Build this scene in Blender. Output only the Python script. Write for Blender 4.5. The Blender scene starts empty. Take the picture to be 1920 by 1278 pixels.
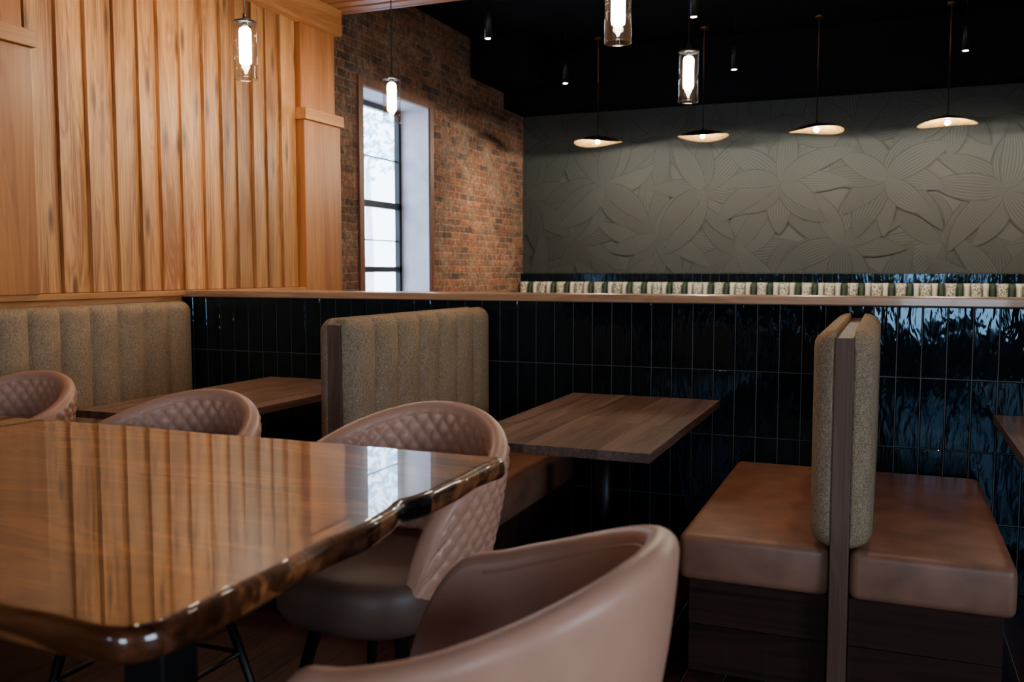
import bpy, bmesh, math, random
from mathutils import Vector, Matrix
random.seed(7)
sc = bpy.context.scene
COL = sc.collection

# ---------------------------------------------------------------- materials
def newmat(name):
    m = bpy.data.materials.new(name); m.use_nodes = True
    nt = m.node_tree
    return m, nt, nt.nodes['Principled BSDF']
def nd(nt, t, **kw):
    n = nt.nodes.new(t)
    for k, v in kw.items():
        if k in n.inputs.keys(): n.inputs[k].default_value = v
        else: setattr(n, k, v)
    return n
def lk(nt, a, b): nt.links.new(a, b)
def ramp(nt, stops, interp='LINEAR'):
    r = nt.nodes.new('ShaderNodeValToRGB'); cr = r.color_ramp; cr.interpolation = interp
    while len(cr.elements) < len(stops): cr.elements.new(0.5)
    for e, (p, c) in zip(cr.elements, stops):
        e.position = p; e.color = (c[0], c[1], c[2], 1)
    return r
def math_n(nt, op, a=None, b=None, c=None):
    n = nt.nodes.new('ShaderNodeMath'); n.operation = op
    for i, v in enumerate((a, b, c)):
        if v is None: continue
        if isinstance(v, (int, float)): n.inputs[i].default_value = v
        else: lk(nt, v, n.inputs[i])
    return n.outputs[0]
def mixc(nt, fac, a, b, bt='MIX'):
    n = nt.nodes.new('ShaderNodeMix'); n.data_type = 'RGBA'; n.blend_type = bt
    for s, v in ((n.inputs[0], fac), (n.inputs[6], a), (n.inputs[7], b)):
        if isinstance(v, (int, float)): s.default_value = v
        elif isinstance(v, tuple): s.default_value = (v[0], v[1], v[2], 1)
        else: lk(nt, v, s)
    return n.outputs[2]
def bump(nt, b, h, strength=0.3, dist=0.01):
    n = nd(nt, 'ShaderNodeBump'); n.inputs['Strength'].default_value = strength
    n.inputs['Distance'].default_value = dist
    lk(nt, h, n.inputs['Height']); lk(nt, n.outputs[0], b.inputs['Normal'])

def plain(name, col, rough=0.5, metal=0.0, nscale=0, namt=0.15, coat=0.0, bmp=0.0, spec=0.5):
    m, nt, b = newmat(name)
    b.inputs['Roughness'].default_value = rough; b.inputs['Metallic'].default_value = metal
    b.inputs['Coat Weight'].default_value = coat; b.inputs['Specular IOR Level'].default_value = spec
    tc = nd(nt, 'ShaderNodeTexCoord')
    no = nd(nt, 'ShaderNodeTexNoise', Scale=nscale or 6, Detail=5.0)
    lk(nt, tc.outputs['Object'], no.inputs['Vector'])
    lo = tuple(c*(1-namt) for c in col); hi = tuple(min(1, c*(1+namt)) for c in col)
    r = ramp(nt, [(0.3, lo), (0.7, hi)]); lk(nt, no.outputs[0], r.inputs[0])
    lk(nt, r.outputs[0], b.inputs['Base Color'])
    if bmp: bump(nt, b, no.outputs[0], bmp, 0.005)
    return m

def wood(name, dark, light, axis=2, s=9, rough=0.45, coat=0.0, var=0.3, bstr=0.08, stretch=0.07, knots=False, spec=0.5):
    m, nt, b = newmat(name)
    b.inputs['Specular IOR Level'].default_value = spec
    tc = nd(nt, 'ShaderNodeTexCoord'); geo = nd(nt, 'ShaderNodeNewGeometry')
    rnd = geo.outputs['Random Per Island']
    off = math_n(nt, 'MULTIPLY', rnd, 13.0)
    add = nd(nt, 'ShaderNodeVectorMath', operation='ADD')
    lk(nt, tc.outputs['Object'], add.inputs[0]); lk(nt, off, add.inputs[1])
    def branch(k, st, det, dist):
        mp = nd(nt, 'ShaderNodeMapping'); sc_ = [s*k]*3; sc_[axis] = s*k*st
        mp.inputs['Scale'].default_value = sc_
        lk(nt, add.outputs[0], mp.inputs['Vector'])
        n = nd(nt, 'ShaderNodeTexNoise', Scale=1.0, Detail=det, Distortion=dist)
        lk(nt, mp.outputs[0], n.inputs['Vector']); return n.outputs[0]
    n1 = branch(1.0, stretch, 3.0, 1.2); n2 = branch(9.0, 0.03, 4.0, 0.2)
    rings = math_n(nt, 'SINE', math_n(nt, 'MULTIPLY', n1, 75.0))
    f = math_n(nt, 'ADD', math_n(nt, 'MULTIPLY', n1, 0.65), math_n(nt, 'MULTIPLY', n2, 0.35))
    f = math_n(nt, 'ADD', f, math_n(nt, 'MULTIPLY', rings, 0.05))
    r = ramp(nt, [(0.36, dark), (0.62, light)]); lk(nt, f, r.inputs[0])
    v = math_n(nt, 'MULTIPLY_ADD', rnd, var, 1-var*0.5)
    hs = nd(nt, 'ShaderNodeHueSaturation'); lk(nt, r.outputs[0], hs.inputs['Color']); lk(nt, v, hs.inputs['Value'])
    col = hs.outputs[0]
    if knots:
        sx = nd(nt, 'ShaderNodeSeparateXYZ'); lk(nt, add.outputs[0], sx.inputs[0]); cb = nd(nt, 'ShaderNodeCombineXYZ')
        lk(nt, math_n(nt, 'MULTIPLY', sx.outputs[1], 8.0), cb.inputs[0]); lk(nt, math_n(nt, 'MULTIPLY', sx.outputs[2], 1.8), cb.inputs[1])
        vo = nd(nt, 'ShaderNodeTexVoronoi', Scale=1.0, voronoi_dimensions='2D'); lk(nt, cb.outputs[0], vo.inputs['Vector'])
        rk = ramp(nt, [(0.0, (1, 1, 1)), (0.09, (0.75, 0.75, 0.75)), (0.20, (0, 0, 0))]); lk(nt, vo.outputs['Distance'], rk.inputs[0])
        sc2 = nd(nt, 'ShaderNodeSeparateColor'); lk(nt, vo.outputs['Color'], sc2.inputs[0])
        has = math_n(nt, 'GREATER_THAN', sc2.outputs[0], 0.70)
        col = mixc(nt, math_n(nt, 'MULTIPLY', math_n(nt, 'MULTIPLY', rk.outputs[0], 0.85), has), col, (0.05, 0.018, 0.007))
    lk(nt, col, b.inputs['Base Color'])
    b.inputs['Roughness'].default_value = rough; b.inputs['Coat Weight'].default_value = coat
    b.inputs['Coat Roughness'].default_value = 0.05
    if bstr: bump(nt, b, f, bstr, 0.01)
    return m

def emis(name, col, st):
    m, nt, b = newmat(name)
    b.inputs['Base Color'].default_value = (*col, 1)
    b.inputs['Emission Color'].default_value = (*col, 1)
    b.inputs['Emission Strength'].default_value = st
    return m

M = {}
M['slat'] = wood('slat_wood', (0.25, 0.090, 0.024), (0.62, 0.30, 0.100), 2, 7, 0.42, 0, 0.6, 0.1, 0.07, True)
M['panel'] = wood('panel_wood', (0.30, 0.100, 0.022), (0.49, 0.190, 0.050), 2, 5, 0.42, 0, 0.12, 0.05)
M['panel_h'] = wood('trim_wood_y', (0.36, 0.135, 0.036), (0.56, 0.25, 0.080), 1, 5, 0.4, 0, 0.12, 0.05)
M['canopy'] = wood('canopy_wood', (0.34, 0.125, 0.035), (0.54, 0.24, 0.08), 0, 6, 0.45, 0, 0.3, 0.05)
M['cap'] = wood('cap_wood', (0.30, 0.15, 0.075), (0.50, 0.29, 0.16), 0, 8, 0.3, 0.3, 0.1, 0.04)
M['cap_y'] = wood('cap_wood_y', (0.40, 0.155, 0.045), (0.58, 0.27, 0.09), 1, 8, 0.32, 0.2, 0.1, 0.04)
M['tabletop'] = wood('booth_table_wood', (0.090, 0.050, 0.039), (0.21, 0.128, 0.098), 1, 9, 0.42, 0.0, 0.35, 0.05)
M['core'] = wood('divider_wood', (0.09, 0.045, 0.028), (0.17, 0.09, 0.058), 2, 8, 0.5, 0, 0.1, 0.05, 0.07, False, 0.3)
M['base'] = wood('bench_base_wood', (0.014, 0.006, 0.005), (0.042, 0.016, 0.010), 0, 5, 0.6, 0, 0.25, 0.05, 0.07, False, 0.15)
M['floor'] = wood('floor_wood', (0.016, 0.005, 0.0035), (0.050, 0.016, 0.011), 1, 6, 0.45, 0.0, 0.5, 0.05, 0.07, False, 0.3)
M['black'] = plain('black_metal', (0.012, 0.012, 0.013), 0.4, 0.6)
M['ceil'] = plain('black_ceiling', (0.006, 0.006, 0.008), 0.9, spec=0.1)
M['dwall'] = plain('dark_paint', (0.035, 0.032, 0.032), 0.8)
M['brass'] = plain('aged_brass', (0.20, 0.10, 0.04), 0.4, 1.0)
M['gold_in'] = plain('gold_leaf', (0.75, 0.42, 0.13), 0.38, 0.85, 25, 0.3)
M['bronze'] = plain('dark_bronze', (0.02, 0.012, 0.010), 0.4, 0.8)
M['reveal'] = plain('reveal_plaster', (0.45, 0.40, 0.42), 0.7, bmp=0.1)
M['rust'] = wood('window_casing_wood', (0.09, 0.03, 0.015), (0.2, 0.07, 0.035), 2, 8, 0.5)
M['grout'] = plain('grout', (0.11, 0.125, 0.14), 0.75, 0, 60)
M['bulb'] = emis('bulb_warm', (1.0, 0.88, 0.70), 120)
M['bulb2'] = emis('bulb_gold', (1.0, 0.75, 0.45), 120)
M['spotdot'] = emis('spot_lens', (1.0, 0.85, 0.7), 80)
M['seatlea'] = plain('brown_leather', (0.27, 0.120, 0.072), 0.45, 0, 9, 0.26, bmp=0.15)
M['chairlea'] = plain('blush_leather', (0.56, 0.275, 0.180), 0.40, 0, 14, 0.06, bmp=0.04, spec=0.45)
M['chairseat'] = plain('taupe_leather', (0.10, 0.053, 0.034), 0.5, 0, 14, 0.08)

def mat_tile():
    m, nt, b = newmat('glazed_black_tile')
    tc = nd(nt, 'ShaderNodeTexCoord'); geo = nd(nt, 'ShaderNodeNewGeometry')
    add = nd(nt, 'ShaderNodeVectorMath', operation='ADD')
    lk(nt, tc.outputs['Object'], add.inputs[0]); lk(nt, math_n(nt, 'MULTIPLY', geo.outputs['Random Per Island'], 9.0), add.inputs[1])
    mp = nd(nt, 'ShaderNodeMapping'); mp.inputs['Scale'].default_value = (28, 6, 8)
    lk(nt, add.outputs[0], mp.inputs['Vector'])
    n = nd(nt, 'ShaderNodeTexNoise', Scale=1.0, Detail=2.0, Distortion=0.6); lk(nt, mp.outputs[0], n.inputs['Vector'])
    r = ramp(nt, [(0.3, (0.002, 0.003, 0.004)), (0.7, (0.004, 0.008, 0.011))]); lk(nt, n.outputs[0], r.inputs[0])
    lk(nt, r.outputs[0], b.inputs['Base Color'])
    b.inputs['Roughness'].default_value = 0.05
    b.inputs['Specular Tint'].default_value = (0.34, 0.64, 0.88, 1)
    b.inputs['IOR'].default_value = 1.55
    bump(nt, b, n.outputs[0], 0.28, 0.008)
    return m
M['tile'] = mat_tile()

def mat_brick():
    m, nt, b = newmat('old_brick')
    tc = nd(nt, 'ShaderNodeTexCoord'); sx = nd(nt, 'ShaderNodeSeparateXYZ'); cb = nd(nt, 'ShaderNodeCombineXYZ')
    lk(nt, tc.outputs['Object'], sx.inputs[0])
    nw = nd(nt, 'ShaderNodeTexNoise', Scale=7.0, Detail=3.0); lk(nt, tc.outputs['Object'], nw.inputs['Vector'])
    lk(nt, math_n(nt, 'ADD', math_n(nt, 'ADD', sx.outputs[1], sx.outputs[0]), math_n(nt, 'MULTIPLY', nw.outputs[0], 0.05)), cb.inputs[0])
    lk(nt, math_n(nt, 'ADD', sx.outputs[2], math_n(nt, 'MULTIPLY', nw.outputs[0], 0.03)), cb.inputs[1])
    br = nd(nt, 'ShaderNodeTexBrick'); br.offset = 0.5
    lk(nt, cb.outputs[0], br.inputs['Vector'])
    br.inputs['Scale'].default_value = 1.0; br.inputs['Brick Width'].default_value = 0.205
    br.inputs['Row Height'].default_value = 0.068; br.inputs['Mortar Size'].default_value = 0.008
    br.inputs['Mortar Smooth'].default_value = 0.5; br.inputs['Bias'].default_value = 0.0
    br.inputs['Color1'].default_value = (0.28, 0.105, 0.052, 1); br.inputs['Color2'].default_value = (0.060, 0.030, 0.024, 1)
    br.inputs['Mortar'].default_value = (0.21, 0.16, 0.12, 1)
    n2 = nd(nt, 'ShaderNodeTexNoise', Scale=3.0, Detail=8.0, Roughness=0.75); lk(nt, tc.outputs['Object'], n2.inputs['Vector'])
    n3 = nd(nt, 'ShaderNodeTexNoise', Scale=20.0, Detail=6.0, Roughness=0.75); lk(nt, tc.outputs['Object'], n3.inputs['Vector'])
    rr = ramp(nt, [(0.46, (0, 0, 0)), (0.58, (1, 1, 1))]); lk(nt, n2.outputs[0], rr.inputs[0])
    c = mixc(nt, math_n(nt, 'MULTIPLY', rr.outputs[0], 0.5), br.outputs[0], (0.30, 0.21, 0.15))
    r3 = ramp(nt, [(0.34, (0.25, 0.23, 0.22)), (0.5, (0.8, 0.78, 0.75)), (0.64, (1.3, 1.25, 1.2))]); lk(nt, n3.outputs[0], r3.inputs[0])
    c = mixc(nt, 1.0, c, r3.outputs[0], 'MULTIPLY')
    lk(nt, c, b.inputs['Base Color']); b.inputs['Roughness'].default_value = 0.9
    h = math_n(nt, 'SUBTRACT', math_n(nt, 'MULTIPLY', n3.outputs[0], 0.8), br.outputs['Fac'])
    bump(nt, b, h, 0.8, 0.014)
    return m
M['brick'] = mat_brick()

def mat_tweed(name='tweed_fabric'):
    m, nt, b = newmat(name)
    tc = nd(nt, 'ShaderNodeTexCoord')
    def nz(scale, det=0.5):
        mp = nd(nt, 'ShaderNodeMapping'); mp.inputs['Scale'].default_value = scale
        lk(nt, tc.outputs['Object'], mp.inputs['Vector'])
        n = nd(nt, 'ShaderNodeTexNoise', Scale=1.0, Detail=det); lk(nt, mp.outputs[0], n.inputs['Vector']); return n.outputs[0]
    a = nz((190, 190, 680)); c = nz((700, 700, 60)); d = nz((25, 25, 12), 3.0)
    r1 = ramp(nt, [(0.38, (0.15, 0.10, 0.055)), (0.5, (0.36, 0.250, 0.145)), (0.62, (0.58, 0.45, 0.30))]); lk(nt, a, r1.inputs[0])
    r2 = ramp(nt, [(0.38, (0.10, 0.11, 0.105)), (0.52, (0.34, 0.230, 0.135)), (0.62, (0.48, 0.265, 0.14))]); lk(nt, c, r2.inputs[0])
    col = mixc(nt, 0.5, r1.outputs[0], r2.outputs[0])
    rd = ramp(nt, [(0.3, (0.88, 0.88, 0.88)), (0.7, (1, 1, 1))]); lk(nt, d, rd.inputs[0])
    col = mixc(nt, 1.0, col, rd.outputs[0], 'MULTIPLY')
    lk(nt, col, b.inputs['Base Color']); b.inputs['Roughness'].default_value = 0.95
    b.inputs['Specular IOR Level'].default_value = 0.2
    bump(nt, b, math_n(nt, 'ADD', a, c), 0.4, 0.002)
    return m
M['tweed'] = mat_tweed()

def mat_live():
    m, nt, b = newmat('epoxy_live_edge_walnut')
    tc = nd(nt, 'ShaderNodeTexCoord')
    mp = nd(nt, 'ShaderNodeMapping'); mp.inputs['Scale'].default_value = (0.9, 3.2, 3.2)
    lk(nt, tc.outputs['Object'], mp.inputs['Vector'])
    n = nd(nt, 'ShaderNodeTexNoise', Scale=1.0, Detail=3.0, Distortion=1.6); lk(nt, mp.outputs[0], n.inputs['Vector'])
    mp2 = nd(nt, 'ShaderNodeMapping'); mp2.inputs['Scale'].default_value = (5, 90, 60)
    lk(nt, tc.outputs['Object'], mp2.inputs['Vector'])
    nf = nd(nt, 'ShaderNodeTexNoise', Scale=1.0, Detail=4.0); lk(nt, mp2.outputs[0], nf.inputs['Vector'])
    sn = math_n(nt, 'SINE', math_n(nt, 'MULTIPLY', n.outputs[0], 48.0))
    f = math_n(nt, 'ADD', math_n(nt, 'ADD', math_n(nt, 'MULTIPLY', n.outputs[0], 0.75), math_n(nt, 'MULTIPLY', nf.outputs[0], 0.25)), math_n(nt, 'MULTIPLY', sn, 0.05))
    r = ramp(nt, [(0.36, (0.016, 0.005, 0.002)), (0.5, (0.085, 0.024, 0.008)), (0.64, (0.34, 0.12, 0.034))]); lk(nt, f, r.inputs[0])
    sx = nd(nt, 'ShaderNodeSeparateXYZ'); lk(nt, tc.outputs['Object'], sx.inputs[0])
    nn = nd(nt, 'ShaderNodeTexNoise', Scale=5.0, Detail=3.0); lk(nt, tc.outputs['Object'], nn.inputs['Vector'])
    ctr = math_n(nt, 'ADD', sx.outputs[1], math_n(nt, 'MULTIPLY', nn.outputs[0], 0.14))
    dy = math_n(nt, 'ABSOLUTE', math_n(nt, 'SUBTRACT', ctr, 1.535))
    wid = math_n(nt, 'ADD', math_n(nt, 'MULTIPLY', math_n(nt, 'MAXIMUM', math_n(nt, 'ADD', sx.outputs[0], 1.15), 0.0), 0.16),
                 math_n(nt, 'MULTIPLY', math_n(nt, 'MAXIMUM', math_n(nt, 'ADD', sx.outputs[0], 2.2), 0.0), 0.010))
    mask = math_n(nt, 'LESS_THAN', dy, wid)
    col = mixc(nt, mask, r.outputs[0], (0.003, 0.003, 0.004))
    seam = math_n(nt, 'LESS_THAN', math_n(nt, 'ABSOLUTE', math_n(nt, 'SUBTRACT', dy, math_n(nt, 'ADD', wid, 0.006))), 0.004)
    col = mixc(nt, math_n(nt, 'MULTIPLY', seam, 0.4), col, (0.28, 0.12, 0.05))
    lk(nt, col, b.inputs['Base Color'])
    b.inputs['Roughness'].default_value = 0.3; b.inputs['Coat Weight'].default_value = 1.0
    b.inputs['Specular IOR Level'].default_value = 0.2
    b.inputs['Coat Roughness'].default_value = 0.015; b.inputs['Coat IOR'].default_value = 1.62
    return m
M['live'] = mat_live()

def mat_leafpaper():
    m, nt, b = newmat('leaf_wallpaper')
    uv = nd(nt, 'ShaderNodeUVMap'); sx = nd(nt, 'ShaderNodeSeparateXYZ'); lk(nt, uv.outputs[0], sx.inputs[0])
    geo = nd(nt, 'ShaderNodeNewGeometry')
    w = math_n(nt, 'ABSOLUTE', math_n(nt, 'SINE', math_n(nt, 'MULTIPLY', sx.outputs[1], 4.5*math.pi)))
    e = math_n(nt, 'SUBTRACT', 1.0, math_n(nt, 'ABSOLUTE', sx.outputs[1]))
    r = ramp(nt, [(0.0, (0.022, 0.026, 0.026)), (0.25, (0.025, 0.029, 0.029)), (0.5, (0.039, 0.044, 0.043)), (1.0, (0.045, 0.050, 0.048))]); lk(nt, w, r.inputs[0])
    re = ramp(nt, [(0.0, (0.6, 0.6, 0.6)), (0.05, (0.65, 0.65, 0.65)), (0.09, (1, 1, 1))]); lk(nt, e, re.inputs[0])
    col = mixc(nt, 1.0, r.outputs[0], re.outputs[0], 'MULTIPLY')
    v = math_n(nt, 'MULTIPLY_ADD', geo.outputs['Random Per Island'], 0.18, 0.91)
    hs = nd(nt, 'ShaderNodeHueSaturation'); lk(nt, col, hs.inputs['Color']); lk(nt, v, hs.inputs['Value'])
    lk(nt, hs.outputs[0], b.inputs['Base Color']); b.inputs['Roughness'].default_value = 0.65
    b.inputs['Specular IOR Level'].default_value = 0.35
    return m
M['paper'] = mat_leafpaper()

def mat_glass():
    m, nt, b = newmat('clear_glass'); out = nt.nodes['Material Output']; nt.nodes.remove(b)
    tr = nd(nt, 'ShaderNodeBsdfTransparent'); tr.inputs[0].default_value = (0.97, 0.98, 0.99, 1)
    gl = nd(nt, 'ShaderNodeBsdfGlossy'); gl.inputs['Roughness'].default_value = 0.05
    lw = nd(nt, 'ShaderNodeLayerWeight'); lw.inputs[0].default_value = 0.3
    mx = nd(nt, 'ShaderNodeMixShader')
    lk(nt, math_n(nt, 'MULTIPLY_ADD', lw.outputs['Facing'], 0.45, 0.03), mx.inputs[0]); lk(nt, tr.outputs[0], mx.inputs[1]); lk(nt, gl.outputs[0], mx.inputs[2])
    lk(nt, mx.outputs[0], out.inputs[0])
    return m
M['glass'] = mat_glass()

def mat_patt(name, base, spot, scale):
    m, nt, b = newmat(name)
    tc = nd(nt, 'ShaderNodeTexCoord'); v = nd(nt, 'ShaderNodeTexVoronoi', Scale=scale)
    lk(nt, tc.outputs['Object'], v.inputs['Vector'])
    r = ramp(nt, [(0.0, spot), (0.36, spot), (0.42, base)]); lk(nt, v.outputs['Distance'], r.inputs[0])
    lk(nt, r.outputs[0], b.inputs['Base Color']); b.inputs['Roughness'].default_value = 0.8
    return m
M['bq1'] = mat_patt('banquette_print', (0.46, 0.42, 0.34), (0.05, 0.06, 0.04), 45)
M['bq2'] = plain('banquette_green', (0.012, 0.035, 0.022), 0.7)
M['bq3'] = plain('banquette_cream', (0.50, 0.46, 0.38), 0.7)

# ---------------------------------------------------------------- geometry helpers
def empty(name, loc=(0, 0, 0)):
    e = bpy.data.objects.new(name, None); e.location = loc; e.empty_display_size = 0.1
    COL.objects.link(e); return e
def mobj(name, verts, faces, mat, smooth=False, parent=None, uvs=None):
    me = bpy.data.meshes.new(name); me.from_pydata(verts, [], faces)
    if mat is not None: me.materials.append(mat)
    if smooth: me.polygons.foreach_set('use_smooth', [True]*len(me.polygons))
    if uvs:
        ul = me.uv_layers.new(name='UVMap')
        for l in me.loops: ul.data[l.index].uv = uvs[l.vertex_index]
    me.update()
    o = bpy.data.objects.new(name, me); COL.objects.link(o)
    if parent: o.parent = parent
    return o
BF = [(0, 3, 2, 1), (4, 5, 6, 7), (0, 1, 5, 4), (1, 2, 6, 5), (2, 3, 7, 6), (3, 0, 4, 7)]
def bv(x0, x1, y0, y1, z0, z1):
    return [(x0, y0, z0), (x1, y0, z0), (x1, y1, z0), (x0, y1, z0), (x0, y0, z1), (x1, y0, z1), (x1, y1, z1), (x0, y1, z1)]
def boxes(name, lst, mat, bevel=0, parent=None, segs=2, smooth=False):
    V, F = [], []
    for b in lst:
        o = len(V); V += bv(*b) if len(b) == 6 else b
        F += [tuple(i+o for i in f) for f in BF]
    ob = mobj(name, V, F, mat, smooth, parent)
    if bevel:
        md = ob.modifiers.new('bevel', 'BEVEL'); md.width = bevel; md.segments = segs; md.limit_method = 'ANGLE'
    return ob
def box(name, x0, x1, y0, y1, z0, z1, mat, bevel=0, parent=None, segs=2, smooth=False):
    return boxes(name, [(x0, x1, y0, y1, z0, z1)], mat, bevel, parent, segs, smooth)
def lathe(name, prof, c, mat, n=40, parent=None, fn=None, closed=False):
    V, F = [], []; k = len(prof)
    for i in range(n):
        a = 2*math.pi*i/n
        for r, z in prof:
            if fn: r, z = fn(r, z, a)
            V.append((c[0]+r*math.cos(a), c[1]+r*math.sin(a), c[2]+z))
    for i in range(n):
        j = (i+1) % n
        for q in range(k if closed else k-1):
            q2 = (q+1) % k
            F.append((i*k+q, j*k+q, j*k+q2, i*k+q2))
    return mobj(name, V, F, mat, True, parent)
def tube(name, pts, rad, mat, n=10, parent=None, closed=False):
    V, F = [], []; P = [Vector(p) for p in pts]; R = rad if isinstance(rad, (list, tuple)) else [rad]*len(P)
    m = len(P)
    for i, p in enumerate(P):
        if closed: d = P[(i+1) % m]-P[i-1]
        else: d = P[min(i+1, m-1)]-P[max(i-1, 0)]
        d.normalize(); up = Vector((0, 0, 1)) if abs(d.z) < 0.95 else Vector((1, 0, 0))
        a = d.cross(up).normalized(); b2 = d.cross(a)
        for k in range(n):
            t = 2*math.pi*k/n; V.append(tuple(p+(a*math.cos(t)+b2*math.sin(t))*R[i]))
    for i in range(m if closed else m-1):
        i2 = (i+1) % m
        for k in range(n):
            k2 = (k+1) % n; F.append((i*n+k, i*n+k2, i2*n+k2, i2*n+k))
    if not closed:
        F.append(tuple(range(n))); F.append(tuple(range((m-1)*n, m*n))[::-1])
    return mobj(name, V, F, mat, True, parent)

def light(name, kind, loc, power, col=(1, 0.72, 0.45), parent=None, size=0.05, target=None, angle=90, blend=0.6):
    l = bpy.data.lights.new(name, kind); l.energy = power; l.color = col
    if kind in ('POINT', 'SPOT'): l.shadow_soft_size = size
    if kind == 'SPOT': l.spot_size = math.radians(angle); l.spot_blend = blend
    o = bpy.data.objects.new(name, l); o.location = loc; COL.objects.link(o)
    if target: o.rotation_euler = (Vector(target)-Vector(loc)).to_track_quat('-Z', 'Y').to_euler()
    if parent: o.parent = parent
    return o
def portal(loc, sx_, sy_, direction):
    l = light('window_daylight', 'AREA', loc, 10, (1, 1, 1))
    l.data.shape = 'RECTANGLE'; l.data.size = sx_; l.data.size_y = sy_
    l.rotation_euler = Vector(direction).to_track_quat('-Z', 'Z').to_euler()
    l.data.cycles.is_portal = True

# ---------------------------------------------------------------- room shell
XL, XB, XR = -3.9, -4.1, 3.5
YN, YF = -3.2, 10.35
ZC = 3.77
SOF = 3.19
pl = []
x = XB-0.4
while x < XR:
    y = YN + random.uniform(-1.5, 0)
    while y < YF:
        L = 1.8
        y0, y1 = max(y, YN), min(y+L-0.002, YF)
        if y1 > y0: pl.append((x, min(x+0.128, XR), y0, y1, -0.03, 0.0))
        y += L
    x += 0.13
boxes('floor', pl, M['floor'])
box('ceiling', XB-0.35, XR+0.2, YN-0.2, YF+0.2, ZC, ZC+0.1, M['ceil'])
box('ceiling_soffit', XB, XR, 9.75, YF, SOF, ZC, M['ceil'])
box('ceiling_duct', XB, -3.45, 8.85, 9.75, 3.37, ZC, M['ceil'])
box('wall_far', XB-0.35, XR, YF, YF+0.2, 0, ZC, M['dwall'])
RY0, RY1, RZ0, RZ1 = -1.2, 0.7, 0.95, 2.5  # unseen side window, added to light chairs and tables from the right
boxes('wall_right', [(XR, XR+0.2, YN-0.2, RY0, 0, ZC), (XR, XR+0.2, RY1, YF+0.2, 0, ZC), (XR, XR+0.2, RY0, RY1, 0, RZ0), (XR, XR+0.2, RY0, RY1, RZ1, ZC)], M['dwall'])
t = 0.045
boxes('window_4', [(XR+.07, XR+.13, RY0, RY0+t, RZ0, RZ1), (XR+.07, XR+.13, RY1-t, RY1, RZ0, RZ1), (XR+.07, XR+.13, RY0+t, RY1-t, RZ0, RZ0+t), (XR+.07, XR+.13, RY0+t, RY1-t, RZ1-t, RZ1),
                   (XR+.08, XR+.12, -0.265, -0.235, RZ0+t, RZ1-t)], M['black'])
portal((XR+0.15, (RY0+RY1)/2, (RZ0+RZ1)/2), RY1-RY0, RZ1-RZ0, (-1, 0, 0))
wins = [(-2.2, -1.5, 1.7, 2.4), (0.1, 1.3, 0.7, 2.2)]  # the first, high opening is unseen, added to light the chair backs
segs = []; cx = XB-0.35
for a, b_, z0, z1 in wins:
    segs.append((cx, a, YN-0.2, YN, 0, ZC)); segs += [(a, b_, YN-0.2, YN, 0, z0), (a, b_, YN-0.2, YN, z1, ZC)]; cx = b_
segs.append((cx, XR, YN-0.2, YN, 0, ZC))
boxes('wall_near', segs, M['dwall'])
for i, (a, b_, z0, z1) in enumerate(wins):
    fr = [(a, a+t, YN-0.13, YN-0.07, z0, z1), (b_-t, b_, YN-0.13, YN-0.07, z0, z1), (a+t, b_-t, YN-0.13, YN-0.07, z0, z0+t), (a+t, b_-t, YN-0.13, YN-0.07, z1-t, z1)]
    mid = (a+b_)/2
    fr += [(mid-0.015, mid+0.015, YN-0.12, YN-0.08, z0+t, z1-t)]
    boxes('window_%d' % (i+2), fr, M['black'])
    portal(((a+b_)/2, YN-0.15, (z0+z1)/2), b_-a, z1-z0, (0, 1, 0))

box('wall_left', XB-0.35, XL, YN, 5.93, 0, ZC, M['panel'])
V, F = [], []
y = 3.27
YP = 5.47
HZ = 3.09
while y < YP-0.02:
    w = random.uniform(0.145, 0.20)
    if y + w > YP-0.08: w = YP-y
    d0 = random.uniform(0.028, 0.040); o = len(V)
    y2 = y+w-0.002
    x0 = XL
    def pr(z): return [(x0, y, z), (x0+d0, y, z), (x0+d0-0.002, y+0.012, z), (x0+0.016, y2, z), (x0, y2, z)]
    V += pr(1.25)+pr(HZ)
    F += [(o+4, o+3, o+2, o+1, o), (o+5, o+6, o+7, o+8, o+9)]
    for k in range(5):
        k2 = (k+1) % 5; F.append((o+k, o+k2, o+5+k2, o+5+k))
    y += w
sl = mobj('trim_1_slat_cladding', V, F, M['slat'])
for i, (a, b_) in enumerate([(2.35, 3.26), (YP+0.005, 5.93)]):
    p = empty('trim_%d_pilaster' % (i+2))
    box('post', XL, XL+0.085, a, b_, 0 if i else 1.245, 2.42, M['panel'], 0.004, p)
    box('post_upper', XL, XL+0.055, a+0.01, b_-0.02, 2.50, HZ, M['panel'], 0.004, p)
    box('crown', XL, XL+0.11, a-0.015, b_+0.015, 2.42, 2.50, M['panel_h'], 0.004, p)
CU = 3.28
box('trim_4_header', XL, XL+0.10, 3.0, 5.95, HZ, CU-0.002, M['panel_h'], 0.004)
boxes('trim_5_ledge', [(XL, XL+0.075, 2.0, 4.27, 1.215, 1.247), (XL, XL+0.085, 4.53, YP, 1.215, 1.247)], M['cap_y'], 0.004)
box('trim_6_apron', XL, XL+0.045, 2.0, 4.27, 1.10, 1.215, M['panel_h'], 0.003)

cp = empty('canopy')
boxes('canopy_slats', [(XL, 1.2, y0, y0+0.09, CU, CU+0.10) for y0 in [2.92+0.125*i for i in range(25)]], M['canopy'], 0.003, cp)
box('canopy_deck', XL, 1.2, 2.9, 6.02, CU+0.101, CU+0.13, M['canopy'], 0, cp)
boxes('canopy_fascia', [(XL, 1.2, 6.02, 6.06, CU, CU+0.2), (XL+0.1, 1.2, 2.84, 2.9, CU, CU+0.2)], M['canopy'], 0.004, cp)
boxes('canopy_hangers', [(xx, xx+0.04, yy, yy+0.04, CU+0.13, ZC) for xx in (-3.0, -1, 1.0) for yy in (3.2, 5.7)], M['black'], 0, cp)

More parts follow.
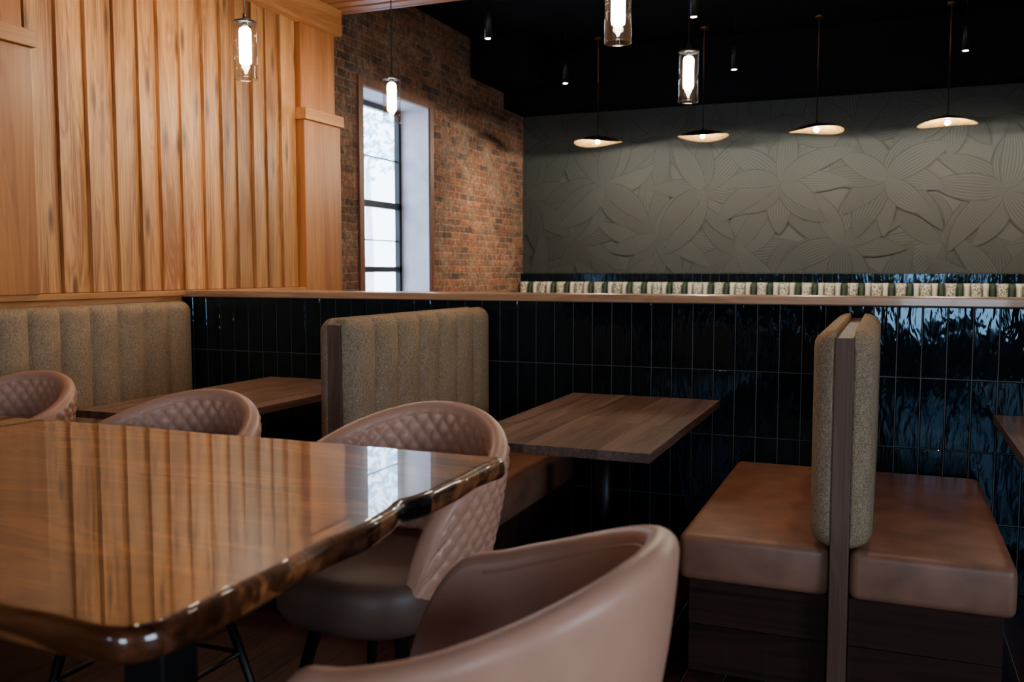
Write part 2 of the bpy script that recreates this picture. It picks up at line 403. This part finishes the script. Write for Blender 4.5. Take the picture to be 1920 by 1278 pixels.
WY0, WY1, Z0, Z1 = 6.70, 7.90, 0.75, 2.90
boxes('wall_brick', [(XB-0.35, XB, 5.93, WY0, 0, ZC), (XB-0.35, XB, WY1, YF, 0, ZC), (XB-0.35, XB, WY0, WY1, 0, Z0), (XB-0.35, XB, WY0, WY1, Z1, ZC)], M['brick'])
wn = empty('window_1')
t = 0.015
boxes('reveal', [(XB-0.33, XB+0.005, WY1-t, WY1, Z0, Z1), (XB-0.33, XB+0.005, WY0, WY0+t, Z0, Z1), (XB-0.33, XB+0.005, WY0, WY1, Z1-t, Z1), (XB-0.33, XB+0.03, WY0, WY1, Z0, Z0+0.03)], M['reveal'], 0, wn)
c = 0.075
boxes('casing', [(XB, XB+0.02, WY0-c, WY0, Z0-c, Z1+c), (XB, XB+0.02, WY1, WY1+c, Z0-c, Z1+c), (XB, XB+0.02, WY0, WY1, Z1, Z1+c)], M['rust'], 0.003, wn)
xs0, xs1 = XB-0.34, XB-0.29
boxes('sash', [(xs0, xs1, WY0+t, WY0+0.06, Z0, Z1), (xs0, xs1, WY1-0.06, WY1-t, Z0, Z1), (xs0, xs1, WY0, WY1, Z1-0.06, Z1-t),
               (xs0, xs1, WY0, WY1, 1.945, 2.005), (xs0, xs1, WY0, WY1, 1.35, 1.40), (xs0, xs1, WY0, WY1, Z0+.03, Z0+0.08)], M['black'], 0, wn)
boxes('muntins', [(xs0+0.01, xs1-0.02, WY0, WY1, 2.40, 2.410), (xs0+0.01, xs1-0.02, WY0, WY1, 1.64, 1.650)], M['black'], 0, wn)
box('pane', xs0+0.02, xs0+0.024, WY0+t, WY1-t, Z0+.03, Z1-t, M['glass'], 0, wn)
portal((XB-0.36, (WY0+WY1)/2, (Z0+Z1)/2), WY1-WY0, Z1-Z0, (1, 0, 0))

box('ground_outside', -40, XB-0.36, -5, 45, -0.3, -0.2, plain('pavement', (0.75, 0.75, 0.74), 0.9))
tree = empty('garden_tree', (-12.4, 20.5, 0))
tube('trunk', [(0, 0, -0.2), (0.05, 0, 1.8), (-0.05, 0.1, 4.0)], [0.14, 0.11, 0.06], plain('bark', (0.7, 0.67, 0.65), 0.9), 10, tree)
V, F = [], []
for i in range(800):
    while True:
        p = Vector((random.uniform(-1, 1), random.uniform(-1, 1), random.uniform(-1, 1)))
        if p.length < 1: break
    p = Vector((p.x*1.8, p.y*2.4, 5.4+p.z*1.8))
    a = Vector((random.uniform(-1, 1), random.uniform(-1, 1), random.uniform(-1, 1))).normalized()*0.13
    b2 = a.cross(Vector((random.uniform(-1, 1), random.uniform(-1, 1), random.uniform(-1, 1)))).normalized()*0.06
    o = len(V); V += [tuple(p-a), tuple(p+b2), tuple(p+a), tuple(p-b2)]; F.append((o, o+1, o+2, o+3))
mobj('foliage', V, F, plain('leaf', (0.38, 0.60, 0.66), 0.6), False, tree)

# ---------------------------------------------------------------- tiles
def tiles(name, x0, x1, yf, rows, tw, parent=None, gap=0.0040, th=0.012):
    V, F = [], []
    n = int((x1-x0)/tw)+1
    for zr0, zr1 in rows:
        for i in range(n):
            a = x0+i*tw+gap/2; b_ = min(x0+(i+1)*tw-gap/2, x1)
            if b_-a < 0.01: continue
            z0, z1 = zr0+gap/2, zr1-gap/2; bb = 0.003
            tl = random.uniform(-0.0005, 0.0005); tl2 = random.uniform(-0.0012, 0.0012)
            o = len(V)
            V += [(a, yf+th, z0), (b_, yf+th, z0), (b_, yf+th, z1), (a, yf+th, z1)]
            V += [(a, yf+bb, z0), (b_, yf+bb, z0), (b_, yf+bb, z1), (a, yf+bb, z1)]
            V += [(a+bb, yf+tl+tl2, z0+bb), (b_-bb, yf-tl+tl2, z0+bb), (b_-bb, yf-tl-tl2, z1-bb), (a+bb, yf+tl-tl2, z1-bb)]
            for k in range(4):
                k2 = (k+1) % 4
                F += [(o+k, o+k2, o+4+k2, o+4+k), (o+4+k, o+4+k2, o+8+k2, o+8+k)]
            F.append((o+8, o+9, o+10, o+11))
    return mobj(name, V, F, M['tile'], False, parent)
pw = empty('wall_partition')
box('core', XL, 2.6, 4.305, 4.49, 0, 1.21, M['grout'], 0, pw)
tiles('tile_field', XL, 2.6, 4.30, [(0.0, 0.29), (0.29, 0.595), (0.595, 0.90), (0.90, 1.208)], 0.0985, pw)
box('cap', XL, 2.6, 4.265, 4.53, 1.21, 1.247, M['cap'], 0.004, pw)

WX0, WX1, PZ0, PZ1 = XB+0.002, XR-0.002, 1.34, SOF
V, F, U = [], [], []
nl = 0
def leaf(bx, bz, ang, L, W, curl, depth):
    n = 20; m = 4; o = len(V)
    px, pz = bx, bz; a = ang; pts = []
    for i in range(n+1):
        pts.append((px, pz, a)); px += math.cos(a)*L/n; pz += math.sin(a)*L/n; a += curl/n
    for i, (qx, qz, qa) in enumerate(pts):
        tt = i/n; w = W*(math.sin(math.pi*min(1, tt**0.8))**0.75)*0.5+0.002
        for j in range(-m, m+1):
            s = j/m
            xx = qx-math.sin(qa)*w*s; zz = qz+math.cos(qa)*w*s
            V.append((min(max(xx, WX0), WX1), YF-0.003-depth, min(max(zz, PZ0), PZ1))); U.append((tt, s))
    K = 2*m+1
    for i in range(n):
        for j in range(2*m):
            F.append((o+i*K+j, o+(i+1)*K+j, o+(i+1)*K+j+1, o+i*K+j+1))
V += [(WX0, YF-0.001, PZ0), (WX1, YF-0.001, PZ0), (WX1, YF-0.001, PZ1), (WX0, YF-0.001, PZ1)]; U += [(0, 0.11)]*4; F.append((0, 1, 2, 3))
cs = []
gy = 1.05
row = 0
while gy < 3.6:
    gx = WX0+0.1+(0.5 if row % 2 else 0)
    while gx < WX1+0.3:
        cs.append((gx+random.uniform(-.15, .15), gy+random.uniform(-.12, .12))); gx += 1.0
    gy += 0.62; row += 1
random.shuffle(cs)
for ci, (fx, fz) in enumerate(cs):
    k = random.randint(9, 11); a0 = random.uniform(0, 6)
    order = list(range(k)); random.shuffle(order)
    for q in order:
        nl += 1
        leaf(fx, fz, a0+2*math.pi*q/k+random.uniform(-.15, .15), random.uniform(0.5, 0.85), random.uniform(0.20, 0.29), random.uniform(-0.9, 0.9), nl*0.00004)
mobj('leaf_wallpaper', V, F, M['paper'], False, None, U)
tb = empty('trim_7_tile_band')
box('grout_bed', XB, XR, YF-0.075, YF-0.001, 0, 1.335, M['grout'], 0, tb)
tiles('tile_band', XB, XR, YF-0.085, [(1.03, 1.335)], 0.0985, tb)
bq = empty('banquette')
YQ = YF-0.09
box('plinth', XB+0.01, XR-0.01, 9.74, YQ, 0.001, 0.36, M['base'], 0, bq)
box('seat', XB+0.01, XR-0.01, 9.70, YQ, 0.36, 0.48, M['seatlea'], 0.03, bq, 3)
def channel_bar(V, F, x0, x1, yb, th, z0, z1):
    n = 8; o = len(V)
    for zi, (z, sc_) in enumerate([(z0, 0.6), (z0+0.03, 1), (z1-0.05, 1), (z1-0.015, 0.85), (z1, 0.5)]):
        for i in range(n+1):
            s = i/n; V.append((x0+(x1-x0)*s, yb-th*sc_*(0.55+0.45*math.sin(math.pi*s)**0.5), z))
        V.append((x1, yb, z)); V.append((x0, yb, z))
    K = n+3
    for r_ in range(4):
        for i in range(K): F.append((o+r_*K+i, o+r_*K+(i+1) % K, o+(r_+1)*K+(i+1) % K, o+(r_+1)*K+i))
    F.append(tuple(o+4*K+i for i in range(K)))
bars = {0: ([], []), 1: ([], []), 2: ([], [])}
x = XB+0.02; i = 0; seq = [0, 1, 2, 0, 2, 1]; wds = {0: 0.11, 1: 0.06, 2: 0.06}
while x+0.12 < XR:
    k = seq[i % 6]; vv, ff = bars[k]; wd = wds[k]
    channel_bar(vv, ff, x, x+wd-0.002, YQ, 0.12, 0.48, 1.235); x += wd; i += 1
for k, mn in ((0, 'bq1'), (1, 'bq2'), (2, 'bq3')):
    mobj('back_channel_%d' % k, bars[k][0], bars[k][1], M[mn], True, bq)

# ---------------------------------------------------------------- channel cushions
def channel_cushion(name, xb, sgn, th, y0, y1, z0, z1, n, parent, rb=0.07):
    NU = n*20; NV = 26; V, F = [], []
    W = y1-y0; H = z1-z0
    def er(d, r):
        if d >= r: return 1.0
        t_ = 1-d/r; return math.sqrt(max(0, 1-t_*t_))
    vs = [0.5-0.5*math.cos(math.pi*j/NV) for j in range(NV+1)]
    us = [i/NU for i in range(NU+1)]
    for j in vs:
        for i in us:
            ch = abs(math.sin(math.pi*i*n))**0.5
            d = th*er(min(i, 1-i)*W+0.001, 0.03)*er(min(j, 1-j)*H, rb*0.7)
            d = d*(0.40+0.60*ch)
            yy = y0+i*W; zz = z0+j*H
            cy = min(i, 1-i)*W; cz = min(j, 1-j)*H; R = 0.04
            if cy < R and cz < R:
                k = 1.0-math.hypot(R-cy, R-cz)/R
                if k < 0:
                    f_ = R/math.hypot(R-cy, R-cz); ny = R-(R-cy)*f_; nz = R-(R-cz)*f_
                    yy += (ny-cy)*(1 if i < .5 else -1); zz += (nz-cz)*(1 if j < .5 else -1); d = 0
                else: d *= er(k*R, R)
            V.append((xb+sgn*(d+0.004), yy, zz))
    K = NU+1
    for j in range(NV):
        for i in range(NU):
            f = (j*K+i, j*K+i+1, (j+1)*K+i+1, (j+1)*K+i); F.append(f if sgn > 0 else f[::-1])
    o = len(V)
    per = [i for i in range(K)]+[j*K+NU for j in range(1, NV+1)]+[NV*K+i for i in range(NU-1, -1, -1)]+[j*K for j in range(NV-1, 0, -1)]
    for p in per: V.append((xb, V[p][1], V[p][2]))
    L = len(per)
    for k in range(L):
        k2 = (k+1) % L; F.append((per[k], o+k, o+k2, per[k2]) if sgn > 0 else (per[k2], o+k2, o+k, per[k]))
    F.append(tuple(o+k for k in range(L))[::-1] if sgn > 0 else tuple(o+k for k in range(L)))
    return mobj(name, V, F, M['tweed'], True, parent)

SY0, SY1 = 3.0, 4.297
def partition(xc):
    p = empty('booth_divider')
    box('core', xc-0.028, xc+0.028, SY0-0.02, SY1, 0, 1.155, M['core'], 0.003, p)
    channel_cushion('cushion_left', xc-0.0285, -1, 0.062, SY0-0.015, SY1-0.004, 0.49, 1.178, 7, p)
    channel_cushion('cushion_right', xc+0.0285, 1, 0.062, SY0-0.015, SY1-0.004, 0.49, 1.178, 7, p)
def bench(x0, x1, inset_side):
    p = empty('booth_bench')
    box('seat', x0, x1, SY0+0.01, SY1, 0.325, 0.485, M['seatlea'], 0.028, p, 4, True)
    a, b_ = (x0+0.03, x1) if inset_side < 0 else (x0, x1-0.03)
    zs = [0.001, 0.165, 0.323]
    boxes('base', [(a, b_, SY0+0.05, SY1, zs[k], zs[k+1]-0.002) for k in range(2)], M['base'], 0.002, p)
    return p
partition(-1.96); partition(-0.12)
bench(-0.63, -0.15, -1); bench(-0.09, 0.38, 1)
bench(-1.93, -1.42, 1); bench(-2.47, -1.99, -1)
bench(XL+0.10, -3.33, 1)
wb = empty('booth_backrest')
channel_cushion('cushion', XL+0.0455, 1, 0.075, 2.44, SY1-0.004, 0.49, 1.185, 10, wb)
box('backboard', XL+0.001, XL+0.044, 2.4, SY1, 0.0, 1.098, M['core'], 0, wb)

def booth_table(x0, x1):
    p = empty('booth_table')
    n = 8; w = (x1-x0)/n; lst = []
    for i in range(n):
        ys = [2.93, 2.95+random.uniform(0.3, 1.0), 4.293]
        for a, b_ in zip(ys[:-1], ys[1:]): lst.append((x0+i*w, x0+(i+1)*w-0.0006, a, b_-0.0006, 0.728, 0.760))
    boxes('top', lst, M['tabletop'], 0, p)
    xc = (x0+x1)/2
    box('apron_plate', xc-0.2, xc+0.2, 3.3, 3.95, 0.716, 0.7275, M['black'], 0, p)
    lathe('column', [(0.0, 0.03), (0.038, 0.03), (0.038, 0.716), (0, 0.716)], (xc, 3.62, 0), M['black'], 24, p)
    lathe('foot', [(0.0, 0.0), (0.27, 0.0), (0.27, 0.012), (0.10, 0.03), (0, 0.032)], (xc, 3.62, 0.001), M['black'], 40, p)
booth_table(-1.43, -0.712); booth_table(-3.25, -2.55); booth_table(0.42, 1.12)
partition(1.69); bench(1.19, 1.66, -1)

# ---------------------------------------------------------------- live edge table
lt = empty('live_edge_table')
def live_top():
    x0, x1, y0, y1, zt = -3.05, -0.79, 0.79, 1.90, 0.94
    pts = []
    def arc(cx, cy, a0, r_):
        for k in range(11):
            a = a0+math.pi/2*k/10; pts.append((cx+r_*math.cos(a), cy+r_*math.sin(a), math.cos(a), math.sin(a)))
    def line(ax, ay, bx, by, nx, ny):
        L = math.hypot(bx-ax, by-ay); n = int(L/0.012)
        for k in range(1, n): pts.append((ax+(bx-ax)*k/n, ay+(by-ay)*k/n, nx, ny))
    r = 0.03; r2 = 0.055
    arc(x1-r, y1-r, 0, r); line(x1-r, y1, x0+r, y1, 0, 1); arc(x0+r, y1-r, math.pi/2, r); line(x0, y1-r, x0, y0+r, -1, 0)
    arc(x0+r, y0+r, math.pi, r); line(x0+r, y0, x1-r2, y0, 0, -1); arc(x1-r2, y0+r2, 1.5*math.pi, r2); line(x1, y0+r2, x1, y1-r, 1, 0)
    base = []
    for x, y, nx, ny in pts:
        w = 0.005*math.sin(9*x+3*y+1)+0.003*math.sin(21*y-7*x)+0.0018*math.sin(41*x+31*y)
        if abs(nx) > 0.9 and x > -2: w += -0.014*math.exp(-((y-1.46)/0.04)**2)
        base.append((x+nx*w, y+ny*w, nx, ny))
    V, F = [], []; N = len(base)
    prof = [(0.016, 0), (0.009, -0.001), (0.003, -0.004), (0.0, -0.010), (-0.001, -0.022), (0.001, -0.036), (0.006, -0.044), (0.02, -0.050)]
    for ins, dz in prof:
        for i, (x, y, nx, ny) in enumerate(base):
            wob = 0.002*math.sin(27*x+19*y+dz*90)*(1 if dz < -0.006 else 0)
            V.append((x-nx*(ins+wob), y-ny*(ins+wob), zt+dz))
    for q in range(len(prof)-1):
        for i in range(N):
            j = (i+1) % N; F.append((q*N+i, (q+1)*N+i, (q+1)*N+j, q*N+j))
    F.append(tuple(range(N))); F.append(tuple(range((len(prof)-1)*N, len(prof)*N))[::-1])
    o = mobj('top', V, F, M['live'], True, lt)
    o.data.polygons[len(F)-2].use_smooth = False
    return o
live_top()
for k, (ax, ay) in enumerate(((-0.93, 0.97), (-1.62, 1.66), (-2.2, 0.97), (-2.93, 1.66))):
    boxes('leg_%d' % (k+1), [(ax-0.035, ax+0.035, ay-0.035, ay+0.035, 0.008, 0.884), (ax-0.08, ax+0.08, ay-0.06, ay+0.06, 0.884, 0.892), (ax-0.05, ax+0.05, ay-0.05, ay+0.05, 0.0, 0.008)], M['black'], 0.003, lt)

# ---------------------------------------------------------------- barrel bar chairs
def chair(loc, rot, quilt=True):
    p = empty('bar_chair', (loc[0], loc[1], 0)); p.rotation_euler = (0, 0, math.radians(rot))
    R, L, T = 0.262, 0.21, 0.050
    half = math.pi*R/2+L; NU = 180
    zb = 0.55; V, F = [], []
    def plan(s):
        l = s*half; a = abs(l); sg = 1 if l >= 0 else -1
        if a <= math.pi*R/2:
            th = a/R; return (sg*R*math.sin(th), R*math.cos(th), sg*math.sin(th), math.cos(th))
        e = a-math.pi*R/2
        return (sg*(R-0.9*e*e), -e, sg*1.0, 0.0)
    def HH(s):
        l = abs(s)*half/R     # angle in radians around the back
        f = max(0.0, math.cos(min(l*0.86, math.pi/2)))**1.5
        return 0.872+0.122*f-0.05*max(0, l-1.57)**1.5
    nv = 50; nt_ = 10
    for i in range(NU+1):
        s = -1+2*i/NU; px, py, nx, ny = plan(s)
        H = HH(s); a = abs(s)
        if a > 0.82:
            q = (a-0.82)/0.18; H = zb+(H-zb)*(0.25+0.75*math.sqrt(max(0, 1-q**2.2)))
        th = T*(1.0 if a < 0.9 else 0.5+0.5*math.sqrt(max(0, 1-((a-0.9)/0.1)**2)))
        ln = s*half; loop = []
        def lean(z):
            t_ = (z-zb)/(1.0-zb); return -0.060*(1-t_)**2.0+0.018*t_
        def dq(z, side):
            if not quilt: return 0
            w, h = 0.048, 0.056
            if H-z < 0.030 or z < 0.62: return 0
            if side < 0 and a > 0.80: return 0
            A = (ln/w+z/h) % 1; B = (ln/w-z/h) % 1
            da = abs(A-.5)*2; db = abs(B-.5)*2
            return 0.011*(1-max(da, db)**3)-0.005
        ztop = H-th/2
        for k in range(nv+1):
            z = zb+(ztop-zb)*k/nv; o_ = th/2+lean(z)+dq(z, 1)
            loop.append((px+nx*o_, py+ny*o_, z))
        for k in range(1, nt_):
            an = math.pi*k/nt_; o_ = lean(ztop)+math.cos(an)*th/2
            loop.append((px+nx*o_, py+ny*o_, ztop+math.sin(an)*th/2))
        for k in range(nv, -1, -1):
            z = zb+(ztop-zb)*k/nv; o_ = -th/2+lean(z)-dq(z, -1)
            loop.append((px+nx*o_, py+ny*o_, z))
        K = len(loop); V += loop
    for i in range(NU):
        for k in range(K):
            k2 = (k+1) % K; F.append((i*K+k, (i+1)*K+k, (i+1)*K+k2, i*K+k2))
    F.append(tuple(range(K))); F.append(tuple(range(NU*K, (NU+1)*K))[::-1])
    mobj('shell', V, F, M['chairlea'], True, p)
    pp = []
    for i in range(0, 101):
        s = -0.80+1.60*i/100; px, py, nx, ny = plan(s)
        z = HH(s)-0.030
        t_ = (z-zb)/(1.0-zb); o_ = -T/2-0.060*max(0, 1-t_)**2.0+0.018*t_
        pp.append((px+nx*o_, py+ny*o_, z))
    tube('piping', pp, 0.0025, M['chairlea'], 6, p)
    prof = [(0.0, 0.512), (0.80, 0.512), (0.93, 0.522), (1.0, 0.55), (1.0, 0.61), (0.96, 0.636), (0.86, 0.650), (0.4, 0.656), (0.0, 0.657)]
    n = 64; V, F = [], []; K = len(prof)
    for i in range(n):
        a = 2*math.pi*i/n; ca, sa = math.cos(a), math.sin(a)
        e = 0.72
        ux = math.copysign(abs(ca)**e, ca)*0.225; uy = math.copysign(abs(sa)**e, sa)*0.245
        for r_, z in prof: V.append((ux*r_, uy*r_-0.055, z))
    for i in range(n):
        j = (i+1) % n
        for q in range(K-1): F.append((i*K+q, j*K+q, j*K+q+1, i*K+q+1))
    mobj('seat', V, F, M['chairseat'], True, p)
    box('under_plate', -0.14, 0.14, -0.17, 0.11, 0.485, 0.513, M['black'], 0.005, p)
    fr = []
    for k, (sx_, sy_) in enumerate(((-1, -1), (1, -1), (1, 1), (-1, 1))):
        top = (sx_*0.12, sy_*0.12-0.03, 0.50); bot = (sx_*0.225, sy_*0.225-0.03, 0.0)
        tube('leg_%d' % (k+1), [top, bot], [0.017, 0.011], M['black'], 12, p)
        f_ = (0.50-0.23)/0.50; fr.append((top[0]+(bot[0]-top[0])*f_, top[1]+(bot[1]-top[1])*f_, 0.23))
    for k in range(4): tube('footrest_%d' % (k+1), [fr[k], fr[(k+1) % 4]], 0.008, M['black'], 10, p)
    return p
chair((-1.165, 2.03), -4)
chair((-1.93, 2.00), 0)
chair((-2.87, 2.19), 2)
chair((-0.56, 1.205), -90, False)

# ---------------------------------------------------------------- glass pendants
WARM = (1.0, 0.70, 0.40)
def glass_pendant(x, y):
    p = empty('glass_pendant_light', (x, y, 0))
    zb, h, r = 2.355, 0.29, 0.060
    lathe('glass', [(r, zb), (r, zb+h), (r-0.0025, zb+h), (r-0.0025, zb)], (0, 0, 0), M['glass'], 48, p, closed=True)
    lathe('glass_lip', [(r+0.001, zb), (r+0.001, zb+0.004), (r-0.004, zb+0.004), (r-0.004, zb)], (0, 0, 0), M['glass'], 40, p, closed=True)
    lathe('cap', [(0, zb+h+0.008), (0.05, zb+h+0.008), (0.060, zb+h+0.003), (0.060, zb+h-0.002), (0.0, zb+h-0.002)], (0, 0, 0), M['black'], 32, p)
    lathe('socket', [(0.0, zb+h+0.045), (0.010, zb+h+0.045), (0.017, zb+h-0.025), (0, zb+h-0.025)], (0, 0, 0), M['black'], 24, p)
    lathe('bulb', [(0.0, zb+0.072), (0.018, zb+0.074), (0.029, zb+0.082), (0.031, zb+0.095), (0.031, zb+0.245), (0.027, zb+0.258), (0.016, zb+h-0.025), (0, zb+h-0.025)], (0, 0, 0), M['bulb'], 24, p)
    tube('cord', [(0, 0, zb+h+0.035), (0, 0, CU-0.005)], 0.004, M['black'], 8, p)
    lathe('canopy_plate', [(0, CU-0.03), (0.05, CU-0.025), (0.055, CU-0.001), (0, CU-0.001)], (0, 0, 0), M['black'], 24, p)
    light('lamp', 'POINT', (0, 0, zb+0.03), 6, WARM, p, 0.03)
for x in (-3.13, -1.13):
    for y in (3.98, 5.5): glass_pendant(x, y)
glass_pendant(0.87, 5.5)

def saucer(x, y, ph):
    p = empty('saucer_pendant_light', (x, y, 0)); zr = 2.69; R = 0.25
    def wob(r, z, a):
        k = r/R; return r*(1+0.02*math.sin(3*a+ph)), z+0.014*k*k*math.sin(2*a+ph)
    lathe('shade_outer', [(0.015, zr+0.068), (0.05, zr+0.066), (0.10, zr+0.058), (0.17, zr+0.038), (0.23, zr+0.012), (R, zr)], (0, 0, 0), M['bronze'], 56, p, wob)
    lathe('shade_inner', [(0.0, zr+0.056), (0.05, zr+0.055), (0.10, zr+0.047), (0.17, zr+0.028), (0.23, zr+0.003), (R, zr)], (0, 0, 0), M['gold_in'], 56, p, wob)
    lathe('socket', [(0.0, zr+0.09), (0.012, zr+0.09), (0.02, zr+0.055), (0.02, zr+0.03), (0, zr+0.03)], (0, 0, 0), M['brass'], 20, p)
    lathe('bulb', [(0.0, zr-0.012), (0.016, zr-0.008), (0.026, zr+0.006), (0.02, zr+0.022), (0.012, zr+0.034), (0, zr+0.034)], (0, 0, 0), M['bulb2'], 20, p)
    tube('stem', [(0, 0, zr+0.08), (0, 0, ZC-0.02)], 0.0045, M['brass'], 8, p)
    lathe('ceiling_plate', [(0, ZC-0.03), (0.04, ZC-0.028), (0.045, ZC), (0, ZC)], (0, 0, 0), M['brass'], 24, p)
    light('lamp', 'POINT', (0, 0, zr-0.022), 58, (1.0, 0.88, 0.68), p, 0.010)
for i, x in enumerate((-2.85, -1.76, -0.68, 0.45, 1.56, 2.67)): saucer(x, 9.3, i*1.7)

def spot(x, y, tgt, pw_):
    p = empty('ceiling_spotlight', (x, y, 0)); zb = 3.24
    tube('stem', [(0, 0, 3.45), (0, 0, ZC)], 0.005, M['black'], 8, p)
    lathe('body', [(0, 3.46), (0.028, 3.46), (0.03, 3.45), (0.03, zb), (0.024, zb), (0.024, zb+0.008), (0, zb+0.008)], (0, 0, 0), M['black'], 24, p)
    lathe('lens', [(0, zb+0.001), (0.022, zb+0.001), (0.023, zb+0.007), (0, zb+0.007)], (0, 0, 0), M['spotdot'], 20, p)
    l = light('lamp', 'SPOT', (0, 0, zb-0.006), pw_, (1.0, 0.74, 0.46), p, 0.02, None, 75, 0.9)
    l.rotation_euler = (Vector(tgt)-Vector((x, y, zb))).to_track_quat('-Z', 'Y').to_euler()
spot(-3.07, 6.97, (-3.6, 7.2, 0.4), 20); spot(-3.07, 8.9, (-4.1, 9.0, 0.8), 240)
spot(-1.4, 6.97, (-1.4, 6.97, 0), 15); spot(-1.4, 8.9, (-1.4, 8.7, 0), 15); spot(0.55, 8.9, (0.55, 8.7, 0), 15); spot(0.55, 6.97, (0.55, 6.97, 0), 15)

def added_downlight(x, y, tgt, pw_, ang=95):  # unseen canopy fixtures, added to brighten the slat wall and booths
    p = empty('added_canopy_light', (x, y, 0)); z = CU-0.002
    lathe('trim_ring', [(0.045, z-0.002), (0.065, z-0.012), (0.068, z), (0.04, z)], (0, 0, 0), M['black'], 28, p)
    lathe('lens', [(0, z-0.006), (0.045, z-0.006), (0.045, z), (0, z)], (0, 0, 0), M['spotdot'], 28, p)
    l = light('lamp', 'SPOT', (0, 0, z-0.014), pw_, (1.0, 0.70, 0.40), p, 0.04, None, ang, 0.8)
    l.rotation_euler = (Vector(tgt)-Vector((x, y, z))).to_track_quat('-Z', 'Y').to_euler()
added_downlight(-2.95, 3.0, (-3.9, 3.1, 1.7), 11, 100); added_downlight(-2.95, 4.0, (-3.9, 4.2, 1.75), 28, 100); added_downlight(-2.95, 5.0, (-3.9, 5.2, 1.75), 56, 100)
added_downlight(-1.1, 3.45, (-1.1, 3.5, 0.7), 24); added_downlight(-2.7, 3.45, (-2.9, 3.5, 0.7), 18); added_downlight(0.1, 3.2, (0.1, 3.4, 0.5), 34)

# ---------------------------------------------------------------- world
w = bpy.data.worlds.new('World'); sc.world = w; w.use_nodes = True
nt = w.node_tree; bg = nt.nodes['Background']
tc = nd(nt, 'ShaderNodeTexCoord'); sx = nd(nt, 'ShaderNodeSeparateXYZ'); lk(nt, tc.outputs['Generated'], sx.inputs[0])
r = ramp(nt, [(0.0, (0.60, 0.70, 0.80)), (0.5, (0.68, 0.83, 1.0)), (1.0, (0.35, 0.60, 1.0))])
lk(nt, math_n(nt, 'MULTIPLY_ADD', sx.outputs[2], 0.5, 0.5), r.inputs[0]); lk(nt, r.outputs[0], bg.inputs[0])
bg.inputs[1].default_value = 16.0

# ---------------------------------------------------------------- camera
cam = bpy.data.cameras.new('camera'); co = bpy.data.objects.new('camera', cam); COL.objects.link(co)
co.location = (0, 0, 1.36); co.rotation_euler = (math.radians(90-4.36), 0, math.radians(22.3))
cam.sensor_width = 36; cam.lens = 36*1720/1920; cam.clip_start = 0.05
cam.dof.use_dof = True; cam.dof.focus_distance = 3.6; cam.dof.aperture_fstop = 4.0
sc.camera = co
